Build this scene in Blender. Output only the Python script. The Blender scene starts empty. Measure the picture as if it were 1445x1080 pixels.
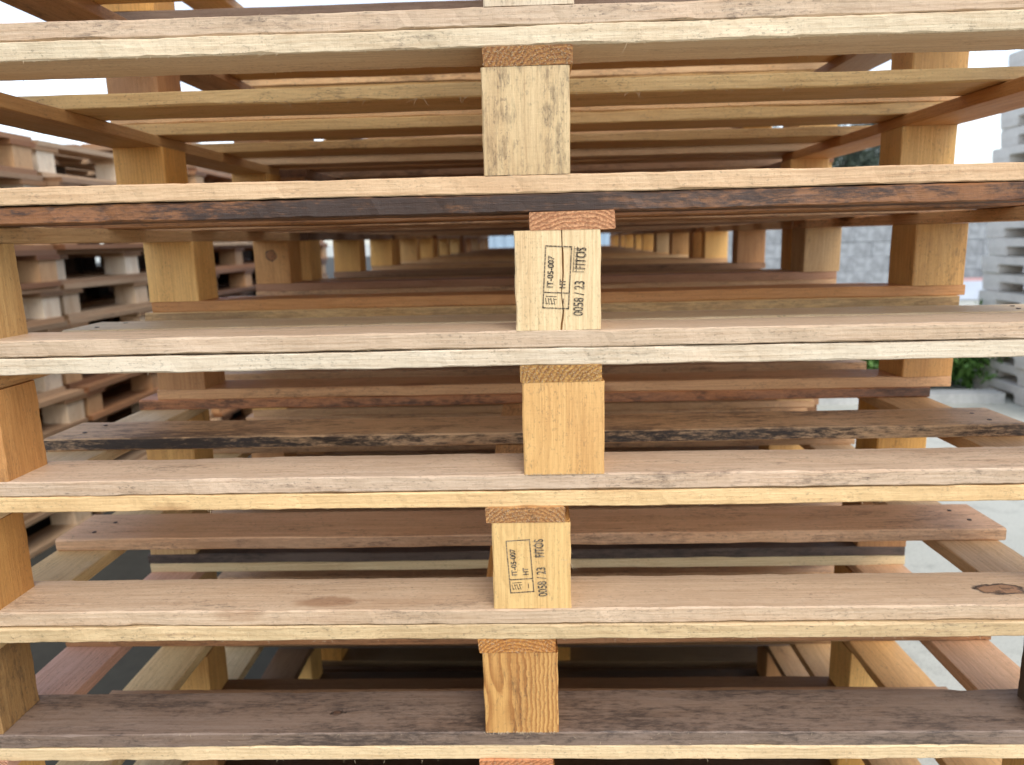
import bpy, bmesh, math, random
from mathutils import Vector, Matrix

S = bpy.context.scene
COL = S.collection
R = math.radians

# ------------------------------------------------------------------ camera
cam_d = bpy.data.cameras.new('camera')
cam = bpy.data.objects.new('camera', cam_d)
COL.objects.link(cam)
S.camera = cam
CAM = Vector((0.0161, -0.6515, -0.0375))
YAW, PIT, ROL = 0.05309, 0.19418, -0.02378
fw = Vector((-math.sin(YAW) * math.cos(PIT), math.cos(YAW) * math.cos(PIT), -math.sin(PIT)))
rt = Vector((math.cos(YAW), math.sin(YAW), 0))
up = rt.cross(fw)
rt2 = rt * math.cos(ROL) + up * math.sin(ROL)
up2 = up * math.cos(ROL) - rt * math.sin(ROL)
M = Matrix((rt2, up2, -fw)).transposed().to_4x4()
M.translation = CAM
cam.matrix_world = M
cam_d.sensor_width = 36.0
cam_d.lens = 36.0 * 1035.35 / 1445.0
cam_d.clip_start = 0.02
cam_d.clip_end = 600
cam_d.dof.use_dof = True
cam_d.dof.focus_distance = 0.66
cam_d.dof.aperture_fstop = 7.0

# ------------------------------------------------------------------ light
SUN_EL, SUN_AZ = 52.0, 158.0          # azimuth clockwise from +Y: behind the camera, to the right
w = bpy.data.worlds.new('World')
S.world = w
w.use_nodes = True
nt = w.node_tree
bg = nt.nodes['Background']
sky = nt.nodes.new('ShaderNodeTexSky')
sky.sky_type = 'NISHITA'
sky.sun_disc = False
sky.sun_elevation = R(SUN_EL)
sky.sun_rotation = R(SUN_AZ)
sky.air_density = 1.0
sky.dust_density = 1.2
sky.ozone_density = 1.0
hs = nt.nodes.new('ShaderNodeHueSaturation')
hs.inputs['Saturation'].default_value = 0.6
nt.links.new(sky.outputs[0], hs.inputs['Color'])
nt.links.new(hs.outputs[0], bg.inputs[0])
bg.inputs[1].default_value = 0.15
sd = bpy.data.lights.new('sun', 'SUN')
sd.energy = 0.58
sd.angle = R(30)
sd.color = (1.0, 0.93, 0.83)
so = bpy.data.objects.new('sun', sd)
COL.objects.link(so)
az, el = R(SUN_AZ), R(SUN_EL)
to_sun = Vector((math.sin(az) * math.cos(el), math.cos(az) * math.cos(el), math.sin(el)))
so.rotation_euler = to_sun.to_track_quat('Z', 'Y').to_euler()
so.location = to_sun * 20
S.view_settings.view_transform = 'Standard'
S.view_settings.look = 'None'
S.view_settings.gamma = 1
S.view_settings.use_curve_mapping = False
S.view_settings.exposure = 1.17
S.cycles.diffuse_bounces = 6
S.cycles.max_bounces = 10
S.cycles.use_denoising = True

# ------------------------------------------------------------------ helpers
def lin(c):
    c = c / 255.0
    return c / 12.92 if c <= 0.04045 else ((c + 0.055) / 1.055) ** 2.4

def rgb(r, g, b, a=0.3):
    return (lin(r), lin(g), lin(b), a)

class G:
    """small node-graph helper"""
    def __init__(s, name):
        s.m = bpy.data.materials.new(name)
        s.m.use_nodes = True
        s.t = s.m.node_tree
        s.b = s.t.nodes['Principled BSDF']
    def n(s, kind, **kw):
        x = s.t.nodes.new('ShaderNode' + kind)
        for k, v in kw.items():
            if k.startswith('i_'):
                x.inputs[k[2:].replace('_', ' ')].default_value = v
            else:
                setattr(x, k, v)
        return x
    def put(s, sock, v):
        if isinstance(v, bpy.types.NodeSocket):
            s.t.links.new(v, sock)
        elif v is not None:
            sock.default_value = v
    def math(s, op, a, b=None, c=None, clamp=False):
        x = s.t.nodes.new('ShaderNodeMath')
        x.operation = op
        x.use_clamp = clamp
        for i, v in enumerate((a, b, c)):
            s.put(x.inputs[i], v)
        return x.outputs[0]
    def vec(s, op, a, b=None):
        x = s.t.nodes.new('ShaderNodeVectorMath')
        x.operation = op
        s.put(x.inputs[0], a)
        if b is not None:
            s.put(x.inputs[1], b)
        return x.outputs['Value'] if op in ('LENGTH', 'DOT_PRODUCT', 'DISTANCE') else x.outputs[0]
    def mix(s, f, a, b, mode='MIX'):
        x = s.t.nodes.new('ShaderNodeMix')
        x.data_type = 'RGBA'
        x.blend_type = mode
        s.put(x.inputs[0], f)
        s.put(x.inputs[6], a)
        s.put(x.inputs[7], b)
        return x.outputs[2]
    def noise(s, v, scale, detail=2.0, rough=0.5, dist=0.0, col=False):
        x = s.t.nodes.new('ShaderNodeTexNoise')
        s.put(x.inputs['Vector'], v)
        x.inputs['Scale'].default_value = scale
        x.inputs['Detail'].default_value = detail
        x.inputs['Roughness'].default_value = rough
        x.inputs['Distortion'].default_value = dist
        return x.outputs['Color'] if col else x.outputs['Fac']
    def step(s, v, lo, hi, a=0.0, b=1.0):
        x = s.t.nodes.new('ShaderNodeMapRange')
        x.interpolation_type = 'SMOOTHSTEP'
        s.put(x.inputs[0], v)
        s.put(x.inputs[1], lo)
        s.put(x.inputs[2], hi)
        x.inputs[3].default_value = a
        x.inputs[4].default_value = b
        return x.outputs[0]
    def bump(s, h, strength=0.3, dist=0.001):
        x = s.t.nodes.new('ShaderNodeBump')
        x.inputs['Strength'].default_value = strength
        x.inputs['Distance'].default_value = dist
        s.put(x.inputs['Height'], h)
        s.t.links.new(x.outputs[0], s.b.inputs['Normal'])

def wood_material(name, axis, fuzz=0.0, ringy=1.0):
    """sawn softwood; grain along the object's own `axis`; object colour gives the timber's tint, its alpha how dirty it is"""
    g = G(name)
    tc = g.n('TexCoord')
    oi = g.n('ObjectInfo')
    col, alpha, rnd = oi.outputs['Color'], oi.outputs['Alpha'], oi.outputs['Random']
    P0 = tc.outputs['Object']
    sep = g.n('SeparateXYZ'); g.put(sep.inputs[0], P0)
    nsep = g.n('SeparateXYZ'); g.put(nsep.inputs[0], tc.outputs['Normal'])
    order = {'X': (0, 1, 2), 'Y': (1, 0, 2), 'Z': (2, 1, 0)}[axis]
    L, A, B = (sep.outputs[i] for i in order)
    nL, nA, nB = (nsep.outputs[i] for i in order)
    r1 = g.math('MULTIPLY', rnd, 37.0)
    r2 = g.math('FRACT', g.math('MULTIPLY', rnd, 91.7))
    r3 = g.math('FRACT', g.math('MULTIPLY', rnd, 517.3))
    def co(l, a, b):
        c = g.n('CombineXYZ')
        g.put(c.inputs[0], g.math('ADD', g.math('MULTIPLY', L, l), r1))
        g.put(c.inputs[1], g.math('ADD', g.math('MULTIPLY', A, a), g.math('MULTIPLY', r2, 11.0)))
        g.put(c.inputs[2], g.math('MULTIPLY', B, b))
        return c.outputs[0]
    # growth rings round a pith that wanders past the board
    wob = g.noise(co(3.0, 9.0, 9.0), 1.0, 3, 0.5)
    wobA = g.math('MULTIPLY', g.math('SUBTRACT', wob, 0.5), 0.06)
    wob2 = g.noise(co(90.0, 110.0, 110.0), 1.0, 3, 0.6)
    wobB = g.math('MULTIPLY', g.math('SUBTRACT', wob2, 0.5), 0.006)
    pa = g.math('ADD', g.math('ADD', A, wobA), g.math('MULTIPLY', g.math('SUBTRACT', r2, 0.5), 0.10))
    pb = g.math('ADD', g.math('ADD', B, wobB), g.math('ADD', g.math('MULTIPLY', r3, 0.05), 0.012))
    d = g.math('SQRT', g.math('ADD', g.math('MULTIPLY', pa, pa), g.math('MULTIPLY', pb, pb)))
    band = g.math('FRACT', g.math('MULTIPLY', d, 260.0))
    ring = g.math('MULTIPLY', g.step(band, 0.15, 0.85), g.step(band, 1.0, 0.86))
    # fibres and blotches
    fib = g.noise(co(10.0, 420.0, 420.0), 1.0, 4, 0.6)
    fib2 = g.noise(co(30.0, 1400.0, 1400.0), 1.0, 2, 0.6)
    blot = g.noise(co(5.0, 26.0, 26.0), 1.0, 4, 0.55)
    blot2 = g.noise(co(2.0, 10.0, 10.0), 1.0, 3, 0.6, 0.5)
    endm = g.step(g.math('ABSOLUTE', nL), 0.75, 0.9)
    notend = g.math('SUBTRACT', 1.0, endm)
    edge = g.step(g.math('ABSOLUTE', nA), 0.75, 0.9)
    c = g.mix(g.math('MULTIPLY', ring, g.math('MULTIPLY_ADD', endm, 0.62, 0.15 * ringy)), col, g.mix(1.0, col, (0.52, 0.36, 0.24, 1), 'MULTIPLY'))
    c = g.mix(g.step(fib, 0.40, 0.72, 0.0, 0.42), c, g.mix(1.0, c, (0.60, 0.48, 0.36, 1), 'MULTIPLY'))
    c = g.mix(g.step(fib2, 0.35, 0.65, 0.0, 0.16), c, g.mix(1.0, c, (0.6, 0.52, 0.45, 1), 'MULTIPLY'))
    c = g.mix(g.step(blot, 0.45, 0.75, 0.0, 0.40), c, g.mix(1.0, c, (0.84, 0.70, 0.58, 1), 'MULTIPLY'))
    c = g.mix(g.step(blot2, 0.42, 0.66, 0.0, 0.35), c, g.mix(1.0, c, (1.08, 1.04, 0.98, 1), 'MULTIPLY'))
    # saw kerf lines across the narrow faces
    kerf = g.noise(co(520.0, 24.0, 40.0), 1.0, 4, 0.8)
    kerf_m = g.math('MULTIPLY', edge, g.step(blot, 0.40, 0.6, 0.15, 0.6))
    c = g.mix(g.math('MULTIPLY', kerf_m, g.step(kerf, 0.48, 0.72, 0.0, 0.30)), c, g.mix(1.0, c, (0.62, 0.50, 0.40, 1), 'MULTIPLY'))
    # end grain: darker, redder, furry
    spk = g.noise(co(200.0, 420.0, 700.0), 1.0, 5, 0.8)
    ec = g.mix(g.step(spk, 0.36, 0.66), g.mix(1.0, c, (0.46, 0.36, 0.25, 1), 'MULTIPLY'), g.mix(1.0, c, (1.10, 1.02, 0.86, 1), 'MULTIPLY'))
    c = g.mix(g.math('MULTIPLY', endm, 0.85), c, ec)
    # natural knots, scattered and rare
    vo = g.n('TexVoronoi'); vo.feature = 'F1'
    g.put(vo.inputs['Vector'], co(3.2, 9.0, 9.0)); vo.inputs['Scale'].default_value = 1.0
    vs = g.n('SeparateColor'); g.put(vs.inputs[0], vo.outputs['Color'])
    rare = g.step(vs.outputs[0], 0.62, 0.66)
    kd = g.math('MULTIPLY_ADD', wobB, 8.0, vo.outputs['Distance'])
    knot = g.math('MULTIPLY', g.math('MULTIPLY', rare, g.step(kd, 0.13, 0.07)), notend)
    # the knot of a given board (custom property on the object)
    ka = g.n('Attribute'); ka.attribute_type = 'OBJECT'; ka.attribute_name = 'knot_at'
    kr = g.n('Attribute'); kr.attribute_type = 'OBJECT'; kr.attribute_name = 'knot_size'
    dv = g.vec('SUBTRACT', P0, ka.outputs['Vector'])
    if axis == 'X':
        dv = g.vec('MULTIPLY', dv, (0.42, 1.0, 1.0))
    dd = g.math('MULTIPLY_ADD', wobB, 1.8, g.vec('LENGTH', dv))
    krf = kr.outputs['Fac']
    k2 = g.math('MULTIPLY', g.step(dd, krf, g.math('MULTIPLY', krf, 0.72)), g.math('GREATER_THAN', krf, 0.0001))
    krim = g.step(g.math('ABSOLUTE', g.math('SUBTRACT', dd, g.math('MULTIPLY', krf, 0.86))), g.math('MULTIPLY', krf, 0.22), 0.0)
    krim = g.math('MULTIPLY', krim, g.math('GREATER_THAN', krf, 0.0001))
    kn = g.math('MAXIMUM', g.math('MULTIPLY', knot, 0.6), g.math('MULTIPLY', k2, 0.8))
    c = g.mix(kn, c, g.mix(1.0, c, (0.50, 0.34, 0.24, 1), 'MULTIPLY'))
    c = g.mix(g.math('MULTIPLY', k2, g.step(wob2, 0.50, 0.62, 0.0, 0.75)), c, (0.05, 0.028, 0.018, 1))
    c = g.mix(g.math('MULTIPLY', krim, g.step(fib, 0.35, 0.55, 0.3, 1.0)), c, (0.03, 0.017, 0.010, 1))
    # dirt: grey weathering, smudges, specks and, where alpha is high, black mould and scorch
    dA = g.noise(co(10.0, 34.0, 34.0), 1.0, 8, 0.78, 0.3)
    dB = g.noise(co(60.0, 260.0, 260.0), 1.0, 6, 0.75)
    dl = g.noise(co(2.6, 12.0, 12.0), 1.0, 3, 0.5)
    dn = g.math('MULTIPLY_ADD', g.math('SUBTRACT', dl, 0.5), 0.5, g.math('MULTIPLY_ADD', g.math('SUBTRACT', dB, 0.5), 0.75, dA))
    thr = g.math('SUBTRACT', 0.66, g.math('MULTIPLY', alpha, 0.32))
    dm = g.step(dn, thr, g.math('ADD', thr, 0.26))
    c = g.mix(g.math('MULTIPLY', dm, g.math('MULTIPLY_ADD', alpha, 0.48, 0.48)), c, g.mix(1.0, g.mix(0.35, c, (0.18, 0.17, 0.16, 1)), (0.20, 0.165, 0.15, 1), 'MULTIPLY'))
    grime = g.step(g.noise(co(7.0, 22.0, 22.0), 1.0, 6, 0.7), 0.40, 0.72)
    c = g.mix(g.math('MULTIPLY', grime, g.math('MULTIPLY_ADD', alpha, 0.5, 0.10)), c, g.mix(1.0, c, (0.60, 0.56, 0.53, 1), 'MULTIPLY'))
    sn = g.noise(co(230.0, 420.0, 420.0), 1.0, 3, 0.7)
    sm = g.math('MULTIPLY', g.step(sn, 0.55, 0.67), g.step(dA, 0.42, 0.60, 0.25, 1.0))
    c = g.mix(g.math('MULTIPLY', sm, g.math('MULTIPLY_ADD', alpha, 0.5, 0.34)), c, (0.06, 0.040, 0.028, 1))
    # scorched edge faces (custom property)
    ea = g.n('Attribute'); ea.attribute_type = 'OBJECT'; ea.attribute_name = 'edge_char'
    em = g.math('MULTIPLY', g.math('MULTIPLY', edge, ea.outputs['Fac']), g.step(g.math('MULTIPLY_ADD', dl, 0.6, g.math('MULTIPLY', dB, 0.5)), 0.44, 0.62, 0.1, 1.0))
    c = g.mix(em, c, (0.030, 0.017, 0.009, 1))
    # a crack across the board (custom property)
    cr = g.n('Attribute'); cr.attribute_type = 'OBJECT'; cr.attribute_name = 'crack_at'
    cn = g.noise(co(0.0, 90.0, 160.0), 1.0, 3, 0.6)
    cx = g.math('SUBTRACT', g.math('MULTIPLY_ADD', g.math('SUBTRACT', cn, 0.5), 0.022, L), cr.outputs['Fac'])
    cm = g.math('MULTIPLY', g.step(g.math('ABSOLUTE', cx), 0.0009, 0.0004), g.math('GREATER_THAN', g.math('ABSOLUTE', cr.outputs['Fac']), 0.0001))
    c = g.mix(cm, c, (0.02, 0.012, 0.008, 1))
    g.put(g.b.inputs['Base Color'], c)
    g.put(g.b.inputs['Roughness'], g.step(dA, 0.3, 0.7, 0.48, 0.66))
    g.b.inputs['Specular IOR Level'].default_value = 0.5
    h = g.math('ADD', g.math('MULTIPLY', fib, 0.7), g.math('MULTIPLY', fib2, 0.5))
    h = g.math('ADD', h, g.math('MULTIPLY', g.math('MULTIPLY', kerf, edge), 0.45))
    h = g.math('ADD', h, g.math('MULTIPLY', g.math('MULTIPLY', spk, endm), 2.2))
    h = g.math('SUBTRACT', h, g.math('MULTIPLY', krim, 1.2))
    h = g.math('ADD', h, g.math('MULTIPLY', dB, 0.7))
    h = g.math('SUBTRACT', h, g.math('MULTIPLY', cm, 2.0))
    g.bump(h, 0.6, 0.0009)
    return g.m

WX = wood_material('sawn_wood_long_grain', 'X')
WZ = wood_material('sawn_wood_upright_grain', 'Z')
WZS = wood_material('sawn_wood_striped_grain', 'Z', ringy=5.0)

def plain(name, color, rough=0.7, var=0.25, scale=4.0, metal=0.0, bump=0.0):
    g = G(name)
    tc = g.n('TexCoord')
    n1 = g.noise(tc.outputs['Object'], scale, 6, 0.65)
    n2 = g.noise(tc.outputs['Object'], scale * 7, 4, 0.6)
    f = g.math('MULTIPLY_ADD', n2, 0.4, g.math('MULTIPLY', n1, 0.8))
    c = g.mix(g.step(f, 0.40, 0.80), tuple(color) + (1,), tuple(x * (1 - var) for x in color) + (1,))
    g.put(g.b.inputs['Base Color'], c)
    g.b.inputs['Roughness'].default_value = rough
    g.b.inputs['Metallic'].default_value = metal
    if bump:
        g.bump(f, bump, 0.004)
    return g.m

def link(o, parent=None):
    COL.objects.link(o)
    if parent is not None:
        o.parent = parent
    return o

def mob(name, me, parent=None, loc=(0, 0, 0), rz=0.0, tint=None, rot=None):
    o = bpy.data.objects.new(name, me)
    o.location = loc
    o.rotation_euler = rot if rot else (0, 0, rz)
    if tint:
        o.color = tint
    return link(o, parent)

def thing(name, label, cat, loc=(0, 0, 0), rz=0.0, group=None):
    o = bpy.data.objects.new(name, None)
    o.empty_display_size = 0.05
    o.location = loc
    o.rotation_euler = (0, 0, rz)
    o['label'] = label
    o['category'] = cat
    if group:
        o['group'] = group
    return link(o)

def tag(o, label, cat, group=None):
    o['label'] = label
    o['category'] = cat
    if group:
        o['group'] = group
    return o

def mesh(name, verts, faces, mat, smooth=False):
    me = bpy.data.meshes.new(name)
    me.from_pydata(verts, [], faces)
    me.materials.append(mat)
    if smooth:
        me.polygons.foreach_set('use_smooth', [True] * len(me.polygons))
    me.update()
    return me

def smooth_noise(rng, n, step):
    """1-D value noise, n samples, knots every `step` samples"""
    k = [rng.uniform(-1, 1) for _ in range(int(n / step) + 3)]
    out = []
    for i in range(n):
        t = i / step
        a = int(t)
        f = t - a
        f = f * f * (3 - 2 * f)
        out.append(k[a] * (1 - f) + k[a + 1] * f)
    return out

def board_mesh(name, L, W, T, seg, seed, mat, ch=0.0012, rough=0.0006, bow=0.0015):
    """a sawn board along X: chamfered section with edges that wander; base at z=0, centred in x and y"""
    rng = random.Random(seed)
    cham = ch > 0
    n = seg + 1
    # corner order: (-,-) (+,-) (+,+) (-,+) in (y,z)
    jit = [[(a * rough * 1.0 + b * rough * 0.7 + c * rough * 0.45) for a, b, c in
            zip(smooth_noise(rng, n, 9), smooth_noise(rng, n, 3), [rng.uniform(-1, 1) for _ in range(n)])] for _ in range(8)]
    wob = smooth_noise(rng, n, max(2, seg / 2.5))
    bo = smooth_noise(rng, n, max(2, seg / 1.7))
    verts, faces = [], []
    hy = W / 2
    corners = [(-hy, 0, 0, 1), (hy, 0, 2, 3), (hy, T, 4, 5), (-hy, T, 6, 7)]
    for i in range(n):
        x = -L / 2 + L * i / seg
        if i == 0 or i == seg:
            x += 0
        oy = wob[i] * bow
        oz = bo[i] * bow * 0.25
        ring = []
        for q, (y, z, a, b) in enumerate(corners):
            sy = -1 if y < 0 else 1
            sz = 1 if z > 0 else -1
            jy, jz = jit[a][i], jit[b][i]
            c = ch * (0.6 + 0.8 * abs(jit[a][i] / max(rough, 1e-6)))
            c = min(c, T * 0.3)
            if cham:
                p1 = (y + jy, z - sz * c + jz * 0.3)
                p2 = (y - sy * c + jy * 0.5, z + jz * 0.5)
                pts = [p2, p1] if q in (1, 3) else [p1, p2]
                # go round consistently
                ring += pts
            else:
                ring.append((y + jy, z + jz * 0.4))
        for (yy, zz) in ring:
            verts.append((x, yy + oy, zz + oz))
    m = 8 if cham else 4
    if cham:
        # order per corner as generated: c0:[side,bottom] c1:[bottom,side] c2:[side,top] c3:[top,side]
        pass
    for i in range(seg):
        for j in range(m):
            a = i * m + j
            b = i * m + (j + 1) % m
            faces.append((a, b, b + m, a + m))
    faces.append(tuple(range(m))[::-1])
    faces.append(tuple(range(seg * m, seg * m + m)))
    me = mesh(name, verts, faces, mat)
    bm = bmesh.new(); bm.from_mesh(me)
    bmesh.ops.recalc_face_normals(bm, faces=bm.faces)
    bm.to_mesh(me); bm.free()
    return me

def block_mesh(name, X, Y, Z, seg, seed, mat, crack=None, ch=0.0012, rough=0.0004):
    """pallet block: upright grain, chamfered, slightly uneven; crack = x offset of a split down the front face"""
    rng = random.Random(seed)
    hx, hy = X / 2, Y / 2
    n = seg + 1
    cn = smooth_noise(rng, n, 3)
    cw = smooth_noise(rng, n, 2)
    verts, faces = [], []
    jit = [smooth_noise(rng, n, 2) for _ in range(8)]
    for i in range(n):
        z = Z * i / seg
        c = ch * rng.uniform(0.7, 1.5)
        ring = [(-hx + c, -hy)]
        if crack is not None:
            cx = crack + cn[i] * 0.0016
            wd = 0.0007 + 0.0004 * cw[i]
            dp = 0.007
            ring += [(cx - wd, -hy), (cx, -hy + dp), (cx + wd, -hy)]
        ring += [(hx - c, -hy), (hx, -hy + c), (hx, hy - c), (hx - c, hy), (-hx + c, hy), (-hx, hy - c), (-hx, -hy + c)]
        m = len(ring)
        for q, (x, y) in enumerate(ring):
            k = jit[q % 8][i] * rough
            keep = crack is not None and q in (1, 2, 3)
            verts.append((x + (0 if keep else k), y + (0 if keep else k * 0.4), z))
    for i in range(seg):
        for j in range(m):
            a = i * m + j
            b = i * m + (j + 1) % m
            faces.append((a, b, b + m, a + m))
    faces.append(tuple(range(m))[::-1])
    faces.append(tuple(range(seg * m, seg * m + m)))
    return mesh(name, verts, faces, mat)

# ------------------------------------------------------------------ ground, far things
g = G('concrete_yard')
tc = g.n('TexCoord')
n1 = g.noise(tc.outputs['Object'], 0.5, 6, 0.6)
n2 = g.noise(tc.outputs['Object'], 9.0, 6, 0.7)
n3 = g.noise(tc.outputs['Object'], 140.0, 3, 0.6)
c = g.mix(g.step(n1, 0.35, 0.7), (0.54, 0.54, 0.46, 1), (0.42, 0.425, 0.36, 1))
c = g.mix(g.step(n2, 0.50, 0.78, 0, 0.5), c, (0.20, 0.20, 0.17, 1))
c = g.mix(g.step(n3, 0.5, 0.7, 0, 0.35), c, (0.14, 0.13, 0.12, 1))
g.put(g.b.inputs['Base Color'], c)
g.b.inputs['Roughness'].default_value = 0.85
g.bump(n3, 0.4, 0.003)
YARD = g.m
PITCH = 0.13474
BT = 0.0157                       # board thickness
BH = PITCH - 3 * BT               # block height
GZ = -9 * PITCH
gr = mob('ground', mesh('ground', [(-250, -250, 0), (250, -250, 0), (250, 350, 0), (-250, 350, 0)], [(0, 1, 2, 3)], YARD), loc=(0, 0, GZ))
gr['kind'] = 'structure'
DARK_GROUND = plain('dark_ground', (0.050, 0.047, 0.034), 0.9, 0.35, 3.0, bump=0.6)
ln = mob('dark_lane', mesh('dark_lane', [(-60, -60, 0), (0.1, -60, 0), (0.1, 60, 0), (-60, 60, 0)], [(0, 1, 2, 3)], DARK_GROUND), loc=(0, 0, GZ + 0.004))  # darker ground sheet over the left side of the yard
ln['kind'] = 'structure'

# ------------------------------------------------------------------ pallets of the long row (1.2 m wide, 0.95 m deep)
PW, PD = 1.2, 0.949
SW = 0.0745                        # width of a block / stringer board
BDEP = 0.058
FRONT_LONG = [board_mesh('front_board_%d' % i, PW, 0.070, BT, 150, 10 + i, WX, 0.0012, 0.0008, 0.0016) for i in range(5)]
MID_LONG = [board_mesh('inner_board_%d' % i, PW, 0.086, BT, 60, 30 + i, WX, 0.0014, 0.0009, 0.0012) for i in range(4)]
FAR_LONG = [board_mesh('far_board_%d' % i, PW, 0.074, BT, 5, 50 + i, WX, 0.0, 0.001, 0.002) for i in range(4)]
STR_FRONT = [board_mesh('stringer_%d' % i, PD, SW, BT, 40, 70 + i, WX, 0.0009, 0.0006, 0.001) for i in range(4)]
STR_FAR = [board_mesh('far_stringer_%d' % i, PD, SW, BT, 4, 80 + i, WX, 0.0, 0.001, 0.001) for i in range(3)]
BLK_FRONT = [block_mesh('front_block_%d' % i, SW, BDEP, BH, 12, 90 + i, WZ) for i in range(4)]
BLK_STRIPE = block_mesh('striped_block', 0.0735, BDEP, BH, 12, 99, WZS)
BLK_CRACK = block_mesh('split_block', 0.0755, BDEP, BH, 16, 97, WZ, crack=0.0035)
BLK_MID = [block_mesh('inner_block_%d' % i, SW, 0.072, BH, 4, 100 + i, WZ) for i in range(4)]

def far_block(seed, X, Y, Z, mat):
    r = random.Random(seed)
    v = []
    for z in (0, Z):
        for (x, y) in ((-1, -1), (1, -1), (1, 1), (-1, 1)):
            v.append((x * X / 2 + r.uniform(-1, 1) * 0.0015, y * Y / 2 + r.uniform(-1, 1) * 0.0015, z))
    return mesh('far_block', v, [(3, 2, 1, 0), (4, 5, 6, 7), (0, 1, 5, 4), (1, 2, 6, 5), (2, 3, 7, 6), (3, 0, 4, 7)], mat)
BLK_FAR = [far_block(i, SW, 0.075, BH, WZ) for i in range(4)]

CREAM = (228, 206, 168); PALE = (228, 209, 178); PEACH = (224, 190, 148); PINKTAN = (210, 184, 153)
TAN = (200, 164, 120); YELLOW = (228, 186, 118); GOLD = (205, 152, 84); OLIVE = (210, 168, 104)
BROWN = (208, 166, 122); REDB = (172, 130, 96); GREY = (132, 116, 106); DARK = (84, 64, 50); ROSE = (224, 178, 152)
CHAR = (140, 86, 44); ORANGE = (212, 140, 78); PINKEND = (226, 150, 106)

rng = random.Random(5)
def inner_tint(k=0):
    b = rng.choice([(208, 166, 116), (194, 152, 106), (180, 138, 96), (214, 176, 126), (164, 126, 90), (200, 154, 100), (188, 152, 118), (150, 114, 84), (136, 112, 92)])
    q = rng.uniform(0.98, 1.12) * (0.70 if k >= 6 else 1.0)  # lower levels tinted darker: shade deep in the stack put into the colour
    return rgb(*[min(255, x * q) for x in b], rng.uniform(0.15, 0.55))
def block_tint():
    b = rng.choice([(240, 184, 98), (230, 172, 88), (240, 192, 116), (226, 176, 104), (214, 158, 90), (206, 168, 116), (186, 136, 86)])
    q = rng.uniform(0.93, 1.04)
    return rgb(*[min(255, x * q) for x in b], rng.uniform(0.05, 0.3))

# per level: what the photograph shows on the nearest pallets
# fb front bottom board, fd front deck board, d2.. inner deck boards, cb centre block, cs centre stringer, lb/rb corner blocks
LOOK = {
  0: dict(x=0.003, cb=0.0025, cs=0.0, fb=(PINKTAN, .42), fd=(CREAM, .2), cbt=(PALE, .2), cst=(GOLD, .3), d=[(OLIVE, .3)] * 4),
  1: dict(x=-0.002, cb=-0.0013, cs=0.0006, fb=(PEACH, .04), fd=((228, 209, 174), .24), cbt=((218, 190, 142), .33), cst=((196, 146, 82), .25),
          d=[((224, 190, 128), .3), ((216, 178, 116), .28), ((206, 168, 108), .3), (TAN, .3)], lst=((196, 150, 92), .2), rst=((206, 148, 84), .1)),
  2: dict(x=0.026, cb=0.0241, cs=0.0363, fb=(PINKTAN, .2), fd=((152, 102, 60), 1.0), cbt=((238, 210, 160), .04), cst=((232, 178, 134), .0),
          d=[((160, 112, 66), .6), (BROWN, .6), (BROWN, .5), (BROWN, .5)], lbt=((206, 166, 108), .25), rbt=(GOLD, .1), crack=True,
          b2=((204, 148, 90), .15), b3=((176, 130, 96), .3)),
  3: dict(x=0.024, cb=0.0278, cs=0.0257, fb=((211, 185, 156), .36), fd=((226, 210, 182), .14), cbt=((230, 182, 114), .05), cst=((214, 170, 98), .15),
          d=[((232, 208, 166), .1), ((214, 176, 118), .15), ((188, 134, 82), .5), (BROWN, .4)], lbt=((206, 150, 88), .1),
          b2=((216, 168, 120), .3), b3=((174, 132, 98), .45)),
  4: dict(x=-0.008, cb=-0.0038, cs=-0.0082, fb=((210, 183, 151), .3), fd=((236, 200, 144), .03), cbt=((232, 192, 126), .03), cst=((218, 168, 108), .5),
          d=[((222, 182, 136), .75), ((196, 132, 84), .7), (BROWN, .5), (BROWN, .5)], lbt=((204, 150, 84), .25), lst=((224, 196, 150), .15), rst=((214, 170, 116), .12),
          b2=((130, 100, 74), .5), b3=(BROWN, .4)),
  5: dict(x=-0.022, cb=-0.0169, cs=-0.0202, fb=((136, 116, 100), .66), fd=((216, 188, 142), .42), cbt=((214, 164, 96), .3), cst=((228, 168, 92), .1),
          d=[((228, 184, 142), .42), ((200, 164, 116), .2), (BROWN, .6), (BROWN, .5)], lbt=((160, 122, 74), .55), rbt=((88, 70, 52), .7), lst=((222, 190, 134), .2), rst=((220, 186, 140), .12), stripe=True,
          b2=((96, 80, 70), .7), b3=(REDB, .5)),
  6: dict(x=-0.026, cb=-0.022, cs=-0.0241, fb=(TAN, .3), fd=((232, 204, 158), .2), cbt=(YELLOW, .1), cst=((236, 170, 122), .05),
          d=[((186, 136, 92), .4), ((226, 202, 156), .1), (BROWN, .5), (BROWN, .5)], lst=(ROSE, .05), rst=((232, 186, 142), .05)),
  7: dict(x=-0.022, cb=-0.02, cs=-0.02, d=[((176, 140, 104), .35), (BROWN, .4), (BROWN, .5), (BROWN, .5)], lst=((236, 204, 146), .08), rst=((232, 184, 118), .06), lbt=(GOLD, .1), rbt=(GOLD, .1)),
  8: dict(x=-0.03, cb=-0.02, cs=-0.02, lst=((232, 206, 156), .08), rst=((222, 180, 124), .1)),
}
LEVEL = {
  -1: 'two above the fuzzy orange stringer end', 0: 'cropped by the top edge of the photo', 1: 'level with the fuzzy orange stringer end',
  2: 'level with the split stamped block', 3: 'one level below the split stamped block', 4: 'level with the lower stamped block',
  5: 'level with the grey-stained board', 6: 'one level below the grey-stained board', 7: 'two levels below the grey-stained board',
  8: 'three levels below the grey-stained board', 9: 'second from the ground', 10: 'standing on the ground'}
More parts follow.
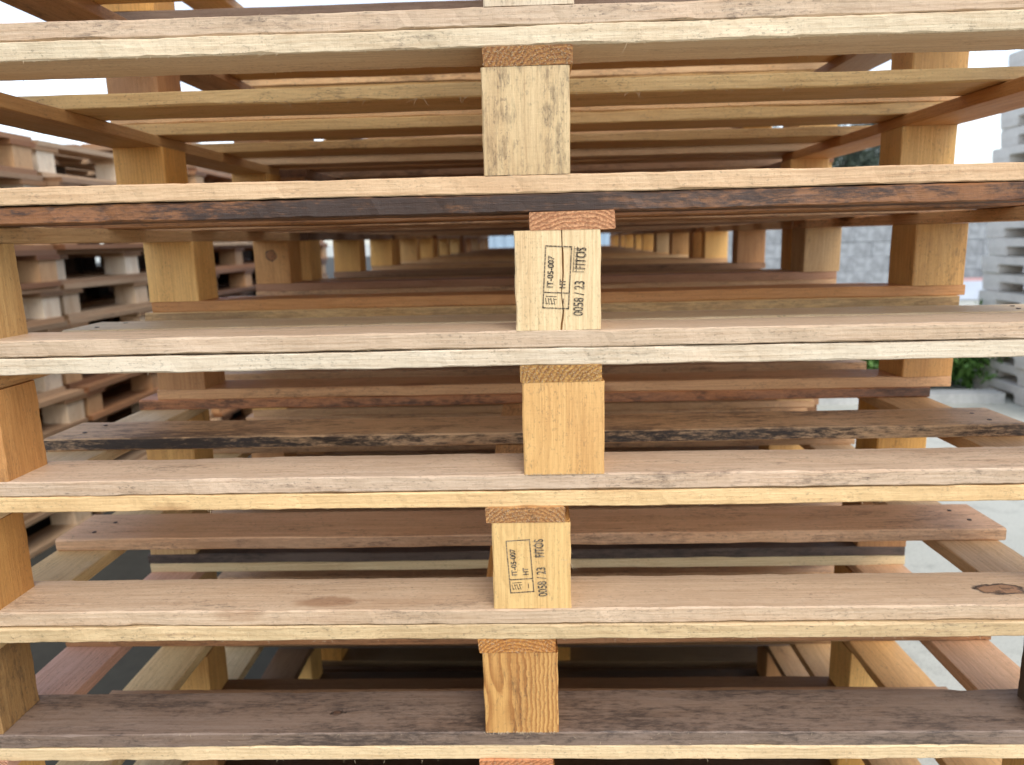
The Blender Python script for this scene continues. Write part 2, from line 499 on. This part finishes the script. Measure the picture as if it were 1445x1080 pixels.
FRONT_LABEL = {
  -1: 'topmost pallet of the nearest stack, above the top edge of the photo',
  0: 'pallet cut off by the top edge, showing only its lowest front board',
  1: 'front pallet seen from below, grey-streaked centre block under a fuzzy orange stringer end',
  2: 'front pallet with scorched black top board and a split, stamped centre block',
  3: 'front pallet with cream top board and plain yellow unstamped centre block',
  4: 'front pallet with the lower stamped centre block and knotty tan bottom board',
  5: 'front pallet with dark grey-stained bottom board and striped centre block',
  6: 'front pallet cut off by the bottom edge, pinkish stringers behind its cream top board',
  7: 'pallet below the bottom edge, pale yellow side stringers glimpsed above the grey-stained board',
  8: 'third lowest pallet of the nearest stack, hardly seen through the gaps',
  9: 'second lowest pallet of the nearest stack, hardly seen through the gaps',
  10: 'lowest pallet of the nearest stack, standing on the concrete'}
ORD = ['nearest', 'second', 'third', 'fourth', 'fifth', 'sixth']

front_parts = {}
def long_row_pallet(j, k):
    r = random.Random(j * 100 + k + 7)
    lk = LOOK.get(k, {}) if j == 0 else {}
    y0 = j * 0.985 + (0 if j == 0 else r.uniform(-0.012, 0.012))
    x0 = lk.get('x', r.uniform(-0.012, 0.012)) if j == 0 else 0.012 + r.uniform(-0.012, 0.012)
    yaw = 0.0217 + r.uniform(-.002, .002) if j == 0 else r.uniform(-0.006, 0.010)
    lab = FRONT_LABEL[k] if j == 0 else 'wooden pallet in the %s stack back, %s' % (ORD[j], LEVEL[k])
    t = thing('wooden_pallet', lab, 'pallet', (0, y0, -(k - 1) * PITCH), yaw, 'pallets stacked in the long row')
    near = j == 0
    fine = near and 0 <= k <= 6
    def T(key, default):
        v = lk.get(key)
        return rgb(*v[0], v[1]) if v else default
    P = {}
    yb = (0.035, 0.437 + 0.036, 0.879 + 0.035)
    # bottom boards
    for i, y in enumerate(yb):
        me = (FRONT_LONG[k % 5] if fine and i == 0 else MID_LONG[(k + i) % 4] if near and i else FAR_LONG[(k + i + j) % 4])
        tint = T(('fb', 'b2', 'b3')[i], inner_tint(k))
        o = mob('bottom_board', me, t, (x0 + r.uniform(-.004, .004), y, 0), 0, tint)
        o.scale = (1, 1 if i == 0 or not near else 0.84, 1)
        P['b%d' % i] = o
        if near and i == 0:
            o.location.y += {1: .0004, 2: -.0006, 3: .0006, 4: .0010, 5: .0004}.get(k, 0)
            o.location.z += 0.0007; o.scale.z = 0.955
    # blocks
    hx = PW / 2 - SW / 2
    for i, y in enumerate((BDEP / 2 + 0.0012, yb[1], yb[2])):
        for c, x in enumerate((-hx, 0, hx)):
            tint = block_tint()
            yy = y
            if i == 0:
                me = BLK_FRONT[(k + c) % 4] if near else BLK_FAR[(k + c + j) % 4]
                if c == 1:
                    tint = T('cbt', tint)
                    if lk.get('stripe'): me = BLK_STRIPE
                    if lk.get('crack'): me = BLK_CRACK
                if c == 0: tint = T('lbt', tint)
                if c == 2: tint = T('rbt', tint)
                if not near: yy = y + 0.008
            else:
                me = BLK_MID[(k + c + i) % 4] if j < 2 else BLK_FAR[(k + c + i) % 4]
            xx = x0 + x + r.uniform(-.003, .003)
            if c == 1: xx = lk.get('cb', x0) + (0 if i == 0 else r.uniform(-.004, .004))
            if j: xx += r.uniform(-.006, .006); yy += r.uniform(-.004, .006)
            o = mob('block', me, t, (xx, yy, BT), r.uniform(-.05, .05) if (j or i) else 0, tint)
            P['k%d%d' % (i, c)] = o
    # stringer boards run front to back over the blocks
    for c, x in enumerate((-hx, 0, hx)):
        me = STR_FRONT[(k + c) % 4] if near else STR_FAR[(k + c + j) % 3]
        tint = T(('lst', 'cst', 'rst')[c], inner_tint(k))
        xx = lk.get('cs', x0) if c == 1 else x0 + x + r.uniform(-.003, .003)
        o = mob('stringer_board', me, t, (xx, PD / 2 + (0.0008 if near else 0), BT + BH), R(90), tint)
        P['s%d' % c] = o
    # deck boards
    for i in range(5):
        y = (0.035, 0.2192 + 0.043, 0.4374 + 0.043, 0.656 + 0.043, 0.879 + 0.035)[i]
        if near and 0 <= k <= 7:
            me = FRONT_LONG[(k + 2) % 5] if i == 0 else MID_LONG[(k + i) % 4]
        else:
            me = FAR_LONG[(k + i) % 4]
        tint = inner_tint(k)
        if i == 0: tint = T('fd', tint)
        elif lk.get('d'): tint = rgb(*lk['d'][i - 1][0], lk['d'][i - 1][1])
        o = mob('deck_board', me, t, (x0 + r.uniform(-.005, .005), y + (r.uniform(-.006, .006) if i else 0), BT * 2 + BH), 0, tint)
        if i == 4 and near: o.scale = (1, 0.82, 1)
        P['d%d' % i] = o
        if near and i == 0:
            o.location.y += {1: -.0006, 2: .0022, 3: -.0008, 4: .0014, 5: -.0014, 6: .001}.get(k, 0)
            o.scale.z = 0.975
    if near:
        front_parts[k] = P
    return t

for j in range(6):
    for k in range(-1, 11):
        long_row_pallet(j, k)

# ------------------------------------------------------------------ stacks of block pallets beyond the aisle on the left
EB, EH = 0.020, 0.086
E_LONG = [board_mesh('aisle_board_%d' % i, 1.2, 0.13, EB, 5, 200 + i, WX, 0.0, 0.0012, 0.002) for i in range(3)]
E_STR = [board_mesh('aisle_stringer_%d' % i, 0.8, 0.14, EB, 3, 210 + i, WX, 0.0, 0.0012, 0.001) for i in range(3)]
E_BLK = [far_block(300 + i, 0.105, 0.11, EH, WZ) for i in range(3)]
EP = EB * 3 + EH
er = random.Random(11)
def aisle_pallet(x, y, n, label, pale):
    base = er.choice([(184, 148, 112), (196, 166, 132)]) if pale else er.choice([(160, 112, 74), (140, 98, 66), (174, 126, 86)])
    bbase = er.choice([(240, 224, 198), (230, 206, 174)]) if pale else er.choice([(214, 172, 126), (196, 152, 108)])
    t = thing('aisle_pallet', label, 'pallet', (x + er.uniform(-.03, .03), y + er.uniform(-.03, .03), GZ + 0.005 + n * EP), R(90) + er.uniform(-.03, .03), 'weathered pallets stacked across the aisle')
    def tt(b=None):
        k = er.uniform(0.86, 1.08)
        return rgb(*[min(255, v * k) for v in (b or base)], er.uniform(.05, .35))
    for i, yy in enumerate((-0.335, 0, 0.335)):
        mob('bottom_board', E_LONG[i], t, (0, yy, 0), 0, tt())
        for c, xx in enumerate((-0.547, 0, 0.547)):
            mob('block', E_BLK[(i + c) % 3], t, (xx, yy, EB), 0, tt(bbase) if i == 0 else rgb(*[v * 0.5 for v in base], 0.7))  # rows behind the first: shade inside the openings painted into the tint
    for c, xx in enumerate((-0.547, 0, 0.547)):
        mob('stringer_board', E_STR[c], t, (xx, 0, EB + EH), R(90), tt())
    for i, yy in enumerate((-0.335, -0.17, 0, 0.17, 0.335)):
        mob('deck_board', E_LONG[(i + n) % 3], t, (0, yy, 2 * EB + EH), 0, tt())
CNT = ['lowest', 'second', 'third', 'fourth', 'fifth', 'sixth', 'seventh', 'eighth', 'ninth', 'tenth', 'eleventh', 'twelfth', 'thirteenth',
       'fourteenth', 'fifteenth', 'sixteenth', 'seventeenth', 'eighteenth', 'nineteenth']
for si, (yc, nlev, nm) in enumerate(((2.35, 11, 'nearest stack across the left aisle'), (3.60, 11, 'second stack across the left aisle'),
                                    (4.85, 12, 'third stack across the left aisle'), (6.10, 12, 'farthest stack across the left aisle'))):
    for n in range(nlev):
        aisle_pallet(-2.0 - 0.4, yc - 0.65, n, 'weathered pallet, %s from the ground in the %s' % (CNT[n], nm), er.random() < 0.5)
for si, (yc, nm) in enumerate(((2.5, 'nearest'), (3.75, 'second'), (5.0, 'third'))):  # back row added to block light and darken the openings in front
    for n in range(10):
        aisle_pallet(-3.30, yc - 0.65, n, 'added weathered pallet, %s from the ground, behind the %s stack across the aisle' % (CNT[n], nm), er.random() < 0.2)

# ------------------------------------------------------------------ pale plastic pallets on the right
WHITE = plain('pale_moulded_plastic', (0.78, 0.74, 0.68), 0.55, 0.2, 6.0)
def moulded_deck():
    """thick slab with a shallow rim and arched pockets on its underside between the feet"""
    L, D = 1.2, 0.8
    xs = [-0.6, -0.592, -0.41, -0.395, -0.12, -0.10, 0.10, 0.12, 0.395, 0.41, 0.592, 0.6]
    low = [0.060, 0.052, 0.052, 0.066, 0.066, 0.052, 0.052, 0.066, 0.066, 0.052, 0.052, 0.060]
    top = [0.110] + [0.1185] * 10 + [0.110]
    v, f = [], []
    for y in (-D / 2, D / 2):
        v += [(x, y, z) for x, z in zip(xs, low)]
        v += [(x, y, z) for x, z in zip(xs, top)]
    for a in range(11):
        f.append((a, a + 1, a + 13, a + 12))
        f.append((24 + a, 36 + a, 37 + a, 25 + a))
        f.append((a, 24 + a, 25 + a, a + 1))
        f.append((12 + a, 13 + a, 37 + a, 36 + a))
    f += [(0, 12, 36, 24), (11, 35, 47, 23)]
    return mesh('moulded_deck', v, f, WHITE)
def moulded_foot():
    v = []
    for (z, q) in ((0.0, 0.93), (0.010, 0.985), (0.054, 1.0)):
        for (x, y) in ((-1, -1), (1, -1), (1, 1), (-1, 1)):
            v.append((x * 0.10 * q, y * 0.085 * q, z))
    f = [(3, 2, 1, 0)]
    for r_ in (0, 4):
        for a in range(4):
            b = (a + 1) % 4
            f.append((r_ + a, r_ + b, r_ + b + 4, r_ + a + 4))
    f.append((8, 9, 10, 11))
    return mesh('moulded_foot', v, f, WHITE)
MD, MF = moulded_deck(), moulded_foot()
pr = random.Random(3)
for n in range(19):
    t = thing('plastic_pallet', 'pale moulded pallet, %s in the stack at the right edge' % (
        'lowest' if n == 0 else 'topmost' if n == 18 else CNT[n] + ' from the ground'), 'pallet',
        (3.55 + pr.uniform(-.02, .02), 4.25 + pr.uniform(-.05, .03), GZ + n * 0.122), R(90) + pr.uniform(-.03, .03), 'pale moulded pallets stacked on the right')
    mob('deck', MD, t)
    for yy in (-0.313, 0, 0.313):
        for xx in (-0.497, 0, 0.497):
            mob('foot', MF, t, (xx, yy, 0))

# ------------------------------------------------------------------ low wall of concrete blocks, far right
CB = plain('grey_concrete_block', (0.36, 0.375, 0.385), 0.9, 0.5, 7.0, bump=0.5)
def brick_mesh(X, Y, Z, seed):
    me = far_block(seed, X, Y, Z, CB)
    bm = bmesh.new(); bm.from_mesh(me)
    bmesh.ops.bevel(bm, geom=list(bm.edges), offset=0.006, segments=1, affect='EDGES')
    bm.to_mesh(me); bm.free()
    return me
BR = [brick_mesh(0.597, 0.3, 0.2435, i) for i in range(3)]
wall = thing('block_wall', 'low wall of blotchy grey concrete blocks far behind the pallets', 'wall', (4.2, 12.2, GZ))
for row in range(6):
    for c in range(15):
        mob('concrete_block', BR[(row + c * 2) % 3], wall, (c * 0.6 + (0.3 if row % 2 else 0) - 2.4, random.Random(row * 40 + c).uniform(-.01, .01), row * 0.245))

def boxm(name, X, Y, Z, mat):
    return mesh(name, [(x, y, z) for z in (0, Z) for (x, y) in ((0, 0), (X, 0), (X, Y), (0, Y))],
                [(3, 2, 1, 0), (4, 5, 6, 7), (0, 1, 5, 4), (1, 2, 6, 5), (2, 3, 7, 6), (3, 0, 4, 7)], mat)
BAN = plain('printed_banner_cloth', (0.60, 0.34, 0.33), 0.7, 0.2, 3.0)
BAN2 = plain('pale_blue_banner_cloth', (0.55, 0.60, 0.68), 0.7, 0.2, 3.0)
bn = thing('banner', 'small low red and pale blue banner at the foot of the grey wall', 'banner', (6.7, 11.7, GZ))
mob('cloth', boxm('banner_cloth', 1.6, 0.012, 0.30, BAN2), bn, (0, 0, 0.02))
mob('stripe', boxm('banner_stripe', 1.6, 0.014, 0.05, BAN), bn, (0, -0.001, 0.321))
mob('post', boxm('banner_post', 0.04, 0.04, 0.5, BAN2), bn, (-0.042, -0.01, 0))
mob('post', boxm('banner_post', 0.04, 0.04, 0.5, BAN2), bn, (1.602, -0.01, 0))

# ------------------------------------------------------------------ light blue shed at the end of the row
BLUE = plain('light_blue_sheet_metal', (0.36, 0.47, 0.56), 0.5, 0.12, 1.0)
WTRIM = plain('white_painted_trim', (0.72, 0.74, 0.76), 0.5, 0.1, 2.0)
def corrugated(L, H, pitch=0.2, dep=0.03):
    v, f = [], []
    n = int(L / pitch * 4)
    for i in range(n + 1):
        y = dep if (i % 4) in (1, 2) else 0
        x = L * i / n
        v += [(x, -y, 0), (x, -y, H)]
    for i in range(n):
        f.append((2 * i, 2 * i + 2, 2 * i + 3, 2 * i + 1))
    b = len(v)
    v += [(0, 2.4, 0), (L, 2.4, 0), (L, 2.4, H), (0, 2.4, H)]
    f += [(b + 1, b, b + 3, b + 2), (0, 1, b + 3, b), (2 * n + 1, 2 * n, b + 1, b + 2)]
    f.append(tuple([2 * i + 1 for i in range(n + 1)] + [b + 2, b + 3]))
    return mesh('corrugated_shell', v, f, BLUE)
shed = thing('metal_shed', 'light blue corrugated metal shed glimpsed at the end of the pallet tunnel', 'shed', (-1.9, 14.5, GZ))
mob('shell', corrugated(4.0, 2.6), shed)
mob('corner_post', boxm('corner_post', 0.12, 0.12, 2.66, WTRIM), shed, (-0.06, -0.1, 0))
mob('corner_post', boxm('corner_post', 0.12, 0.12, 2.66, WTRIM), shed, (3.94, -0.1, 0))
mob('door_post', boxm('door_post', 0.09, 0.08, 2.5, WTRIM), shed, (1.62, -0.11, 0))
mob('roof_edge', boxm('roof_edge', 4.2, 0.14, 0.12, WTRIM), shed, (-0.1, -0.12, 2.6))

# ------------------------------------------------------------------ kerb, hedge, tree
KERB = plain('pale_kerb_stone', (0.55, 0.55, 0.52), 0.85, 0.3, 5.0, bump=0.3)
kb = thing('kerb', 'pale concrete kerb along the foot of the green hedge', 'kerb', (0.85, 4.35, GZ))
km = boxm('kerb_stone', 0.735, 0.14, 0.07, KERB)
for i in range(3):
    mob('kerb_stone', km, kb, (i * 0.75, 0, 0))

def leaf_mat(name, a, b):
    g = G(name)
    oi = g.n('ObjectInfo'); tc = g.n('TexCoord')
    n = g.noise(tc.outputs['Object'], 3.0, 3, 0.6)
    n2 = g.noise(tc.outputs['Object'], 40.0, 2, 0.6)
    c = g.mix(g.step(g.math('MULTIPLY_ADD', n2, 0.6, g.math('MULTIPLY', n, 0.6)), 0.4, 0.8), tuple(a) + (1,), tuple(b) + (1,))
    g.put(g.b.inputs['Base Color'], c)
    g.b.inputs['Roughness'].default_value = 0.6
    return g.m
LEAF = leaf_mat('hedge_leaves', (0.045, 0.12, 0.02), (0.12, 0.24, 0.04))
LEAF2 = leaf_mat('tree_leaves', (0.03, 0.045, 0.03), (0.06, 0.08, 0.045))
BARK = plain('bark', (0.10, 0.075, 0.055), 0.9, 0.4, 12.0, bump=0.5)
def leaves(name, n, place, size, mat, seed):
    r = random.Random(seed)
    v, f = [], []
    for i in range(n):
        c = place(r)
        d = Vector((r.gauss(0, 1), r.gauss(0, 1), r.gauss(0, 1) + 0.5)).normalized()
        u = d.orthogonal().normalized()
        u.rotate(Matrix.Rotation(r.uniform(0, 6.28), 3, d))
        wv = d.cross(u)
        s = size * r.uniform(0.6, 1.3)
        b = len(v)
        v += [tuple(c - u * s), tuple(c + wv * s * 0.45), tuple(c + u * s), tuple(c - wv * s * 0.45)]
        f.append((b, b + 1, b + 2, b + 3))
    return mesh(name, v, f, mat)
def tube(v, f, a, b, ra, rb, n=7):
    a, b = Vector(a), Vector(b)
    d = (b - a).normalized()
    u = d.orthogonal().normalized()
    w_ = d.cross(u)
    s = len(v)
    for (c, r_) in ((a, ra), (b, rb)):
        for i in range(n):
            t = 6.2832 * i / n
            v.append(tuple(c + (u * math.cos(t) + w_ * math.sin(t)) * r_))
    for i in range(n):
        k = (i + 1) % n
        f.append((s + i, s + k, s + n + k, s + n + i))

def shrub(x, y, rx, ry, h, seed, label):
    t = thing('hedge_shrub', label, 'shrub', (x, y, GZ), 0, 'green shrubs behind the kerb')
    r = random.Random(seed)
    v, f = [], []
    tips = []
    for i in range(14):
        a = r.uniform(0, 6.28); q = r.uniform(.2, .8)
        tip = (math.cos(a) * rx * q, math.sin(a) * ry * q, h * r.uniform(.5, .9))
        tube(v, f, (r.uniform(-.03, .03), r.uniform(-.03, .03), 0), tip, 0.014, 0.004, 5)
        tips.append(Vector(tip))
    mob('stems', mesh('shrub_stems', v, f, BARK), t)
    clumps = [Vector((r.uniform(-1, 1) * rx, r.uniform(-1, 1) * ry, h * r.uniform(0.12, 1.0))) for _ in range(60)]
    def pl(rr):
        c = rr.choice(clumps)
        return c + Vector((rr.gauss(0, .07), rr.gauss(0, .07), rr.gauss(0, .06)))
    mob('foliage', leaves('shrub_leaves', 9000, pl, 0.028, LEAF, seed), t)
shrub(1.55, 5.05, .40, .30, .28, 1, 'low bright green shrub behind the kerb, farthest left')
shrub(2.25, 5.0, .42, .32, .36, 2, 'green shrub behind the kerb, between the two others')
shrub(2.9, 5.05, .38, .34, .50, 3, 'tallest green shrub, beside the pale moulded pallets')

def tree(x, y, H, R_, seed, label):
    t = thing('broadleaf_tree', label, 'tree', (x, y, GZ), 0, 'far trees')
    r = random.Random(seed)
    v, f = [], []
    p = Vector((0, 0, -0.1)); rad = 0.2
    pts = [p]
    for i in range(6):
        q = p + Vector((r.uniform(-.12, .12), r.uniform(-.12, .12), H * 0.13))
        tube(v, f, p, q, rad, rad * .88, 9); p = q; rad *= .88; pts.append(p)
    ends = []
    for i in range(16):
        st = pts[2 + i % 5]
        a = r.uniform(0, 6.28)
        e = st + Vector((math.cos(a) * R_ * r.uniform(.5, .9), math.sin(a) * R_ * r.uniform(.5, .9), r.uniform(.1, .45) * H * .5))
        m = (st + e) / 2 + Vector((0, 0, -.1))
        tube(v, f, st, m, .07, .045, 6); tube(v, f, m, e, .045, .015, 6)
        ends.append(e)
    mob('trunk', mesh('tree_trunk', v, f, BARK), t)
    cl = []
    for e in ends:
        for _ in range(5):
            cl.append((e + Vector((r.gauss(0, .5), r.gauss(0, .5), r.gauss(0, .4))), r.uniform(.18, .42)))
    def pl(rr):
        c, s = rr.choice(cl)
        return c + Vector((rr.gauss(0, s), rr.gauss(0, s), rr.gauss(0, s * .7)))
    mob('crown', leaves('tree_leaves', 16000, pl, 0.075, LEAF2, seed), t)
tree(9.2, 25.5, 4.6, 2.0, 4, 'dark broadleaf tree far off, seen just left of the right hand block')
tree(11.6, 31.0, 4.9, 2.2, 9, 'broadleaf tree farthest off behind the right hand block')

# ------------------------------------------------------------------ small things on the front pallets
g = G('stamp_ink')
tc = g.n('TexCoord')
n = g.noise(tc.outputs['Object'], 900.0, 3, 0.7)
n0 = g.noise(tc.outputs['Object'], 70.0, 3, 0.6)
n = g.math('MULTIPLY_ADD', g.math('SUBTRACT', n0, 0.5), 0.5, n)
g.put(g.b.inputs['Base Color'], g.mix(g.step(n, 0.46, 0.60), (0.030, 0.024, 0.020, 1), (0.42, 0.31, 0.18, 1)))
g.b.inputs['Roughness'].default_value = 0.9
INK = g.m
def rectm(bm, x0, y0, x1, y1, z=0.0, ang=0.0):
    c = Vector(((x0 + x1) / 2, (y0 + y1) / 2, 0))
    vs = []
    for (x, y) in ((x0, y0), (x1, y0), (x1, y1), (x0, y1)):
        p = Vector((x, y, 0)) - c
        p.rotate(Matrix.Rotation(ang, 3, 'Z'))
        vs.append(bm.verts.new(p + c + Vector((0, 0, z))))
    bm.faces.new(vs)
def stamp(parent_block, ox, oz, sc, tilt, variant):
    """print read from bottom to top: local x runs up the block, local y to its left"""
    bm = bmesh.new()
    lw = 0.0009
    L, H = 0.050, 0.0215                       # box
    dash = random.Random(variant)
    for (x0, y0, x1, y1) in ((0, 0, L, lw), (0, H - lw, L, H), (0, 0, lw, H), (L - lw, 0, L, H), (0.0125, 0, 0.0125 + lw, H)):
        # a rubber stamp's line, broken into short dabs
        n = max(1, int(max(x1 - x0, y1 - y0) / 0.0030))
        for i in range(n):
            a, b = i / n, (i + dash.uniform(0.82, 1.0)) / n
            if x1 - x0 > y1 - y0:
                rectm(bm, x0 + (x1 - x0) * a, y0, x0 + (x1 - x0) * b, y1)
            else:
                rectm(bm, x0, y0 + (y1 - y0) * a, x1, y0 + (y1 - y0) * b)
    # squiggle of the plant-health mark in the small cell
    for i in range(4):
        rectm(bm, 0.0030, 0.0185 - i * 0.0022, 0.0085, 0.0190 - i * 0.0022, 0, 0.25)
        rectm(bm, 0.0038 + (i % 2) * 0.0035, 0.0168 - i * 0.0022, 0.0043 + (i % 2) * 0.0035, 0.0192 - i * 0.0022)
    rectm(bm, 0.0095, 0.0105, 0.0101, 0.0190)
    rectm(bm, 0.0040, 0.0045, 0.0085, 0.0051)
    me = bpy.data.meshes.new('stamp')
    bm.to_mesh(me); bm.free()
    def txt(s, size, x, y, sx=1.0):
        cu = bpy.data.curves.new('t', 'FONT')
        cu.body = s; cu.size = size; cu.offset = 0.00018
        ob = bpy.data.objects.new('t', cu)
        COL.objects.link(ob)
        bpy.context.view_layer.update()
        m2 = bpy.data.meshes.new_from_object(ob.evaluated_get(bpy.context.evaluated_depsgraph_get()))
        m2.transform(Matrix.Diagonal((sx, 1, 1, 1)))
        m2.transform(Matrix.Translation((x, y, 0)))
        bpy.data.objects.remove(ob)
        return m2
    bm = bmesh.new(); bm.from_mesh(me)
    for m2 in (txt('IT-05-007', 0.0066, 0.0165, 0.0140, 0.96), txt('HT', 0.0066, 0.0165, 0.0040, 0.8),
               txt('0058 / 23', 0.0112, -0.0050, -0.0112, 0.66), txt('FITOS', 0.0112, 0.0320, -0.0112, 0.60)):
        bm.from_mesh(m2)
    if variant == 1:                            # double-struck, smeared end of the print
        for i in range(7):
            rectm(bm, 0.0300 + i * 0.0030, -0.0105, 0.0305 + i * 0.0030, -0.0025)
        rectm(bm, 0.0295, -0.0045, 0.0500, -0.0040)
        rectm(bm, 0.0295, -0.0020, 0.0500, -0.0015)
    else:
        for i in range(5):
            rectm(bm, 0.0335 + i * 0.0034, -0.0100, 0.0339 + i * 0.0034, -0.0020)
    bm.to_mesh(me); bm.free()
    me.materials.clear(); me.materials.append(INK)
    # local x -> +Z of block, local y -> -X, normal -> -Y (towards the camera)
    m = Matrix(((0, -1, 0, 0), (0, 0, -1, 0), (1, 0, 0, 0), (0, 0, 0, 1)))
    me.transform(Matrix.Scale(sc, 4)); me.transform(Matrix.Rotation(tilt, 4, 'Z')); me.transform(m)
    o = mob('stamp', me, parent_block, (ox, -BDEP / 2 - 0.00060, oz))
    return o
stamp(front_parts[2]['k01'], 0.0095, 0.0185, 1.10, -0.06, 1)
stamp(front_parts[4]['k01'], 0.0020, 0.0175, 1.08, 0.06, 2)

# knots that the photograph shows
def knot(o, at, size):
    o['knot_at'] = at
    o['knot_size'] = size
knot(front_parts[4]['b0'], (0.462, -0.004, BT), 0.0115)
knot(front_parts[2]['k20'], (0.0, -0.036, BH * 0.66), 0.012)
front_parts[2]['b0']['crack_at'] = 0.462
front_parts[4]['d1']['edge_char'] = 1.0
front_parts[2]['d0']['edge_char'] = 0.45
front_parts[4]['d2']['edge_char'] = 0.6
front_parts[3]['d2']['edge_char'] = 0.5
front_parts[5]['d1']['edge_char'] = 0.35
knot(front_parts[5]['b0'], (-0.19, 0.0, BT), 0.004)

# rough splinters and fibres
FIB = plain('loose_wood_fibre', (0.62, 0.48, 0.30), 0.8, 0.2, 20)
def fibres(parent, pts, seed, length=(0.003, 0.010), rad=0.00013):
    r = random.Random(seed)
    v, f = [], []
    for p in pts:
        p = Vector(p)
        d = Vector((r.uniform(-.8, .8), r.uniform(-.7, -.1), r.uniform(-1.0, .15))).normalized()
        L = r.uniform(*length)
        q = p + d * L * .5
        d2 = (d + Vector((r.uniform(-.7, .7), r.uniform(-.3, .3), r.uniform(-.5, .5)))).normalized()
        e = q + d2 * L * .5
        tube(v, f, p, q, rad, rad * .8, 3)
        tube(v, f, q, e, rad * .8, rad * .25, 3)
    o = mob('splinters', mesh('splinters', v, f, FIB), parent)
    o['kind'] = 'stuff'
r = random.Random(21)
fibres(front_parts[1]['d0'], [(r.uniform(-.5, .45), -0.0345, r.uniform(0.0, .001)) for _ in range(170)], 1, (0.0006, 0.0032), 0.00016)
fibres(front_parts[1]['d0'], [(r.uniform(-.3, .25), -0.0345, r.uniform(0.0, .004)) for _ in range(22)], 2, (0.004, 0.013))
fibres(front_parts[1]['d0'], [(r.uniform(-.5, .45), 0.0345, 0.0005) for _ in range(200)], 7, (0.001, 0.004), 0.00018)
fibres(front_parts[1]['d1'], [(r.uniform(-.3, .3), -0.042, r.uniform(0.0, .004)) for _ in range(40)], 3, (0.004, 0.016), 0.0002)
fibres(front_parts[1]['b0'], [(r.uniform(-.5, .5), -0.0345, BT) for _ in range(14)], 4, (0.001, 0.004))
fibres(front_parts[4]['k01'], [(SW / 2 - 0.001, -0.026, r.uniform(.045, .065)) for _ in range(9)], 5, (0.005, 0.013), 0.0002)
fibres(front_parts[3]['d0'], [(r.uniform(-.5, .5), -0.0345, 0.0005) for _ in range(40)], 6, (0.001, 0.004))
def block_fur(k, n_, seed, edge_z=0.0006, L_=(.001, .0035)):
    r_ = random.Random(seed)
    fibres(front_parts[k]['k01'], [(r_.uniform(-SW / 2, SW / 2), -BDEP / 2, r_.uniform(0.0, edge_z)) for _ in range(n_)], seed, L_, 0.0002)
for k_, key_, n_ in ((0, 'b0', 60), (2, 'b0', 50), (4, 'd0', 40), (5, 'd0', 70), (6, 'd0', 40), (5, 'b0', 50), (4, 'b0', 40), (3, 'b0', 50)):
    r_ = random.Random(k_ * 9 + n_)
    fibres(front_parts[k_][key_], [(r_.uniform(-.55, .55), -0.0348, r_.choice((0.0004, BT - 0.0008, r_.uniform(0, BT)))) for _ in range(n_)], 60 + k_ + n_, (0.0008, 0.0042), 0.00016)
block_fur(3, 70, 31, 0.0015)
block_fur(2, 26, 32)
block_fur(5, 60, 33, 0.0015)
block_fur(1, 20, 34)
for k, nn in ((1, 240), (3, 160), (4, 140), (5, 90), (6, 40)):
    # fur of torn fibres on the sawn stringer ends (stringer's local -X end faces the camera)
    fr = random.Random(50 + k)
    v, f = [], []
    for _ in range(nn * 2):
        p = Vector((-PD / 2 + 0.0005, fr.uniform(-SW / 2, SW / 2), fr.uniform(0.0005, BT - 0.0005)))
        d = Vector((-1, fr.uniform(-1.0, 1.0), fr.uniform(-1.0, 0.8))).normalized()
        tube(v, f, p, p + d * fr.uniform(.0010, .0034), 0.00026, 0.00008, 3)
    o = mob('torn_fibres', mesh('torn_fibres', v, f, FIB), front_parts[k]['s1'])
    o['kind'] = 'stuff'

# nail heads
NAIL = plain('rusty_nail_steel', (0.07, 0.05, 0.04), 0.6, 0.4, 60, metal=0.6)
def nail_mesh():
    v, f = [], []
    tube(v, f, (0, 0, 0), (0, 0, 0.0006), 0.0028, 0.0026, 10)
    f.append(tuple(range(10, 20)))
    return mesh('nail', v, f, NAIL)
NM = nail_mesh()
nr = random.Random(8)
for k in range(1, 8):
    for key, wy in (('d1', 0.024), ('d2', 0.024), ('b0', 0.018)):
        o = front_parts[k][key]
        for sx in (-1, 1):
            for sy in (-1, 1):
                mob('nail', NM, o, (sx * (PW / 2 - 0.028 - nr.uniform(0, .02)), sy * wy * nr.uniform(.5, 1), BT + 0.0003))
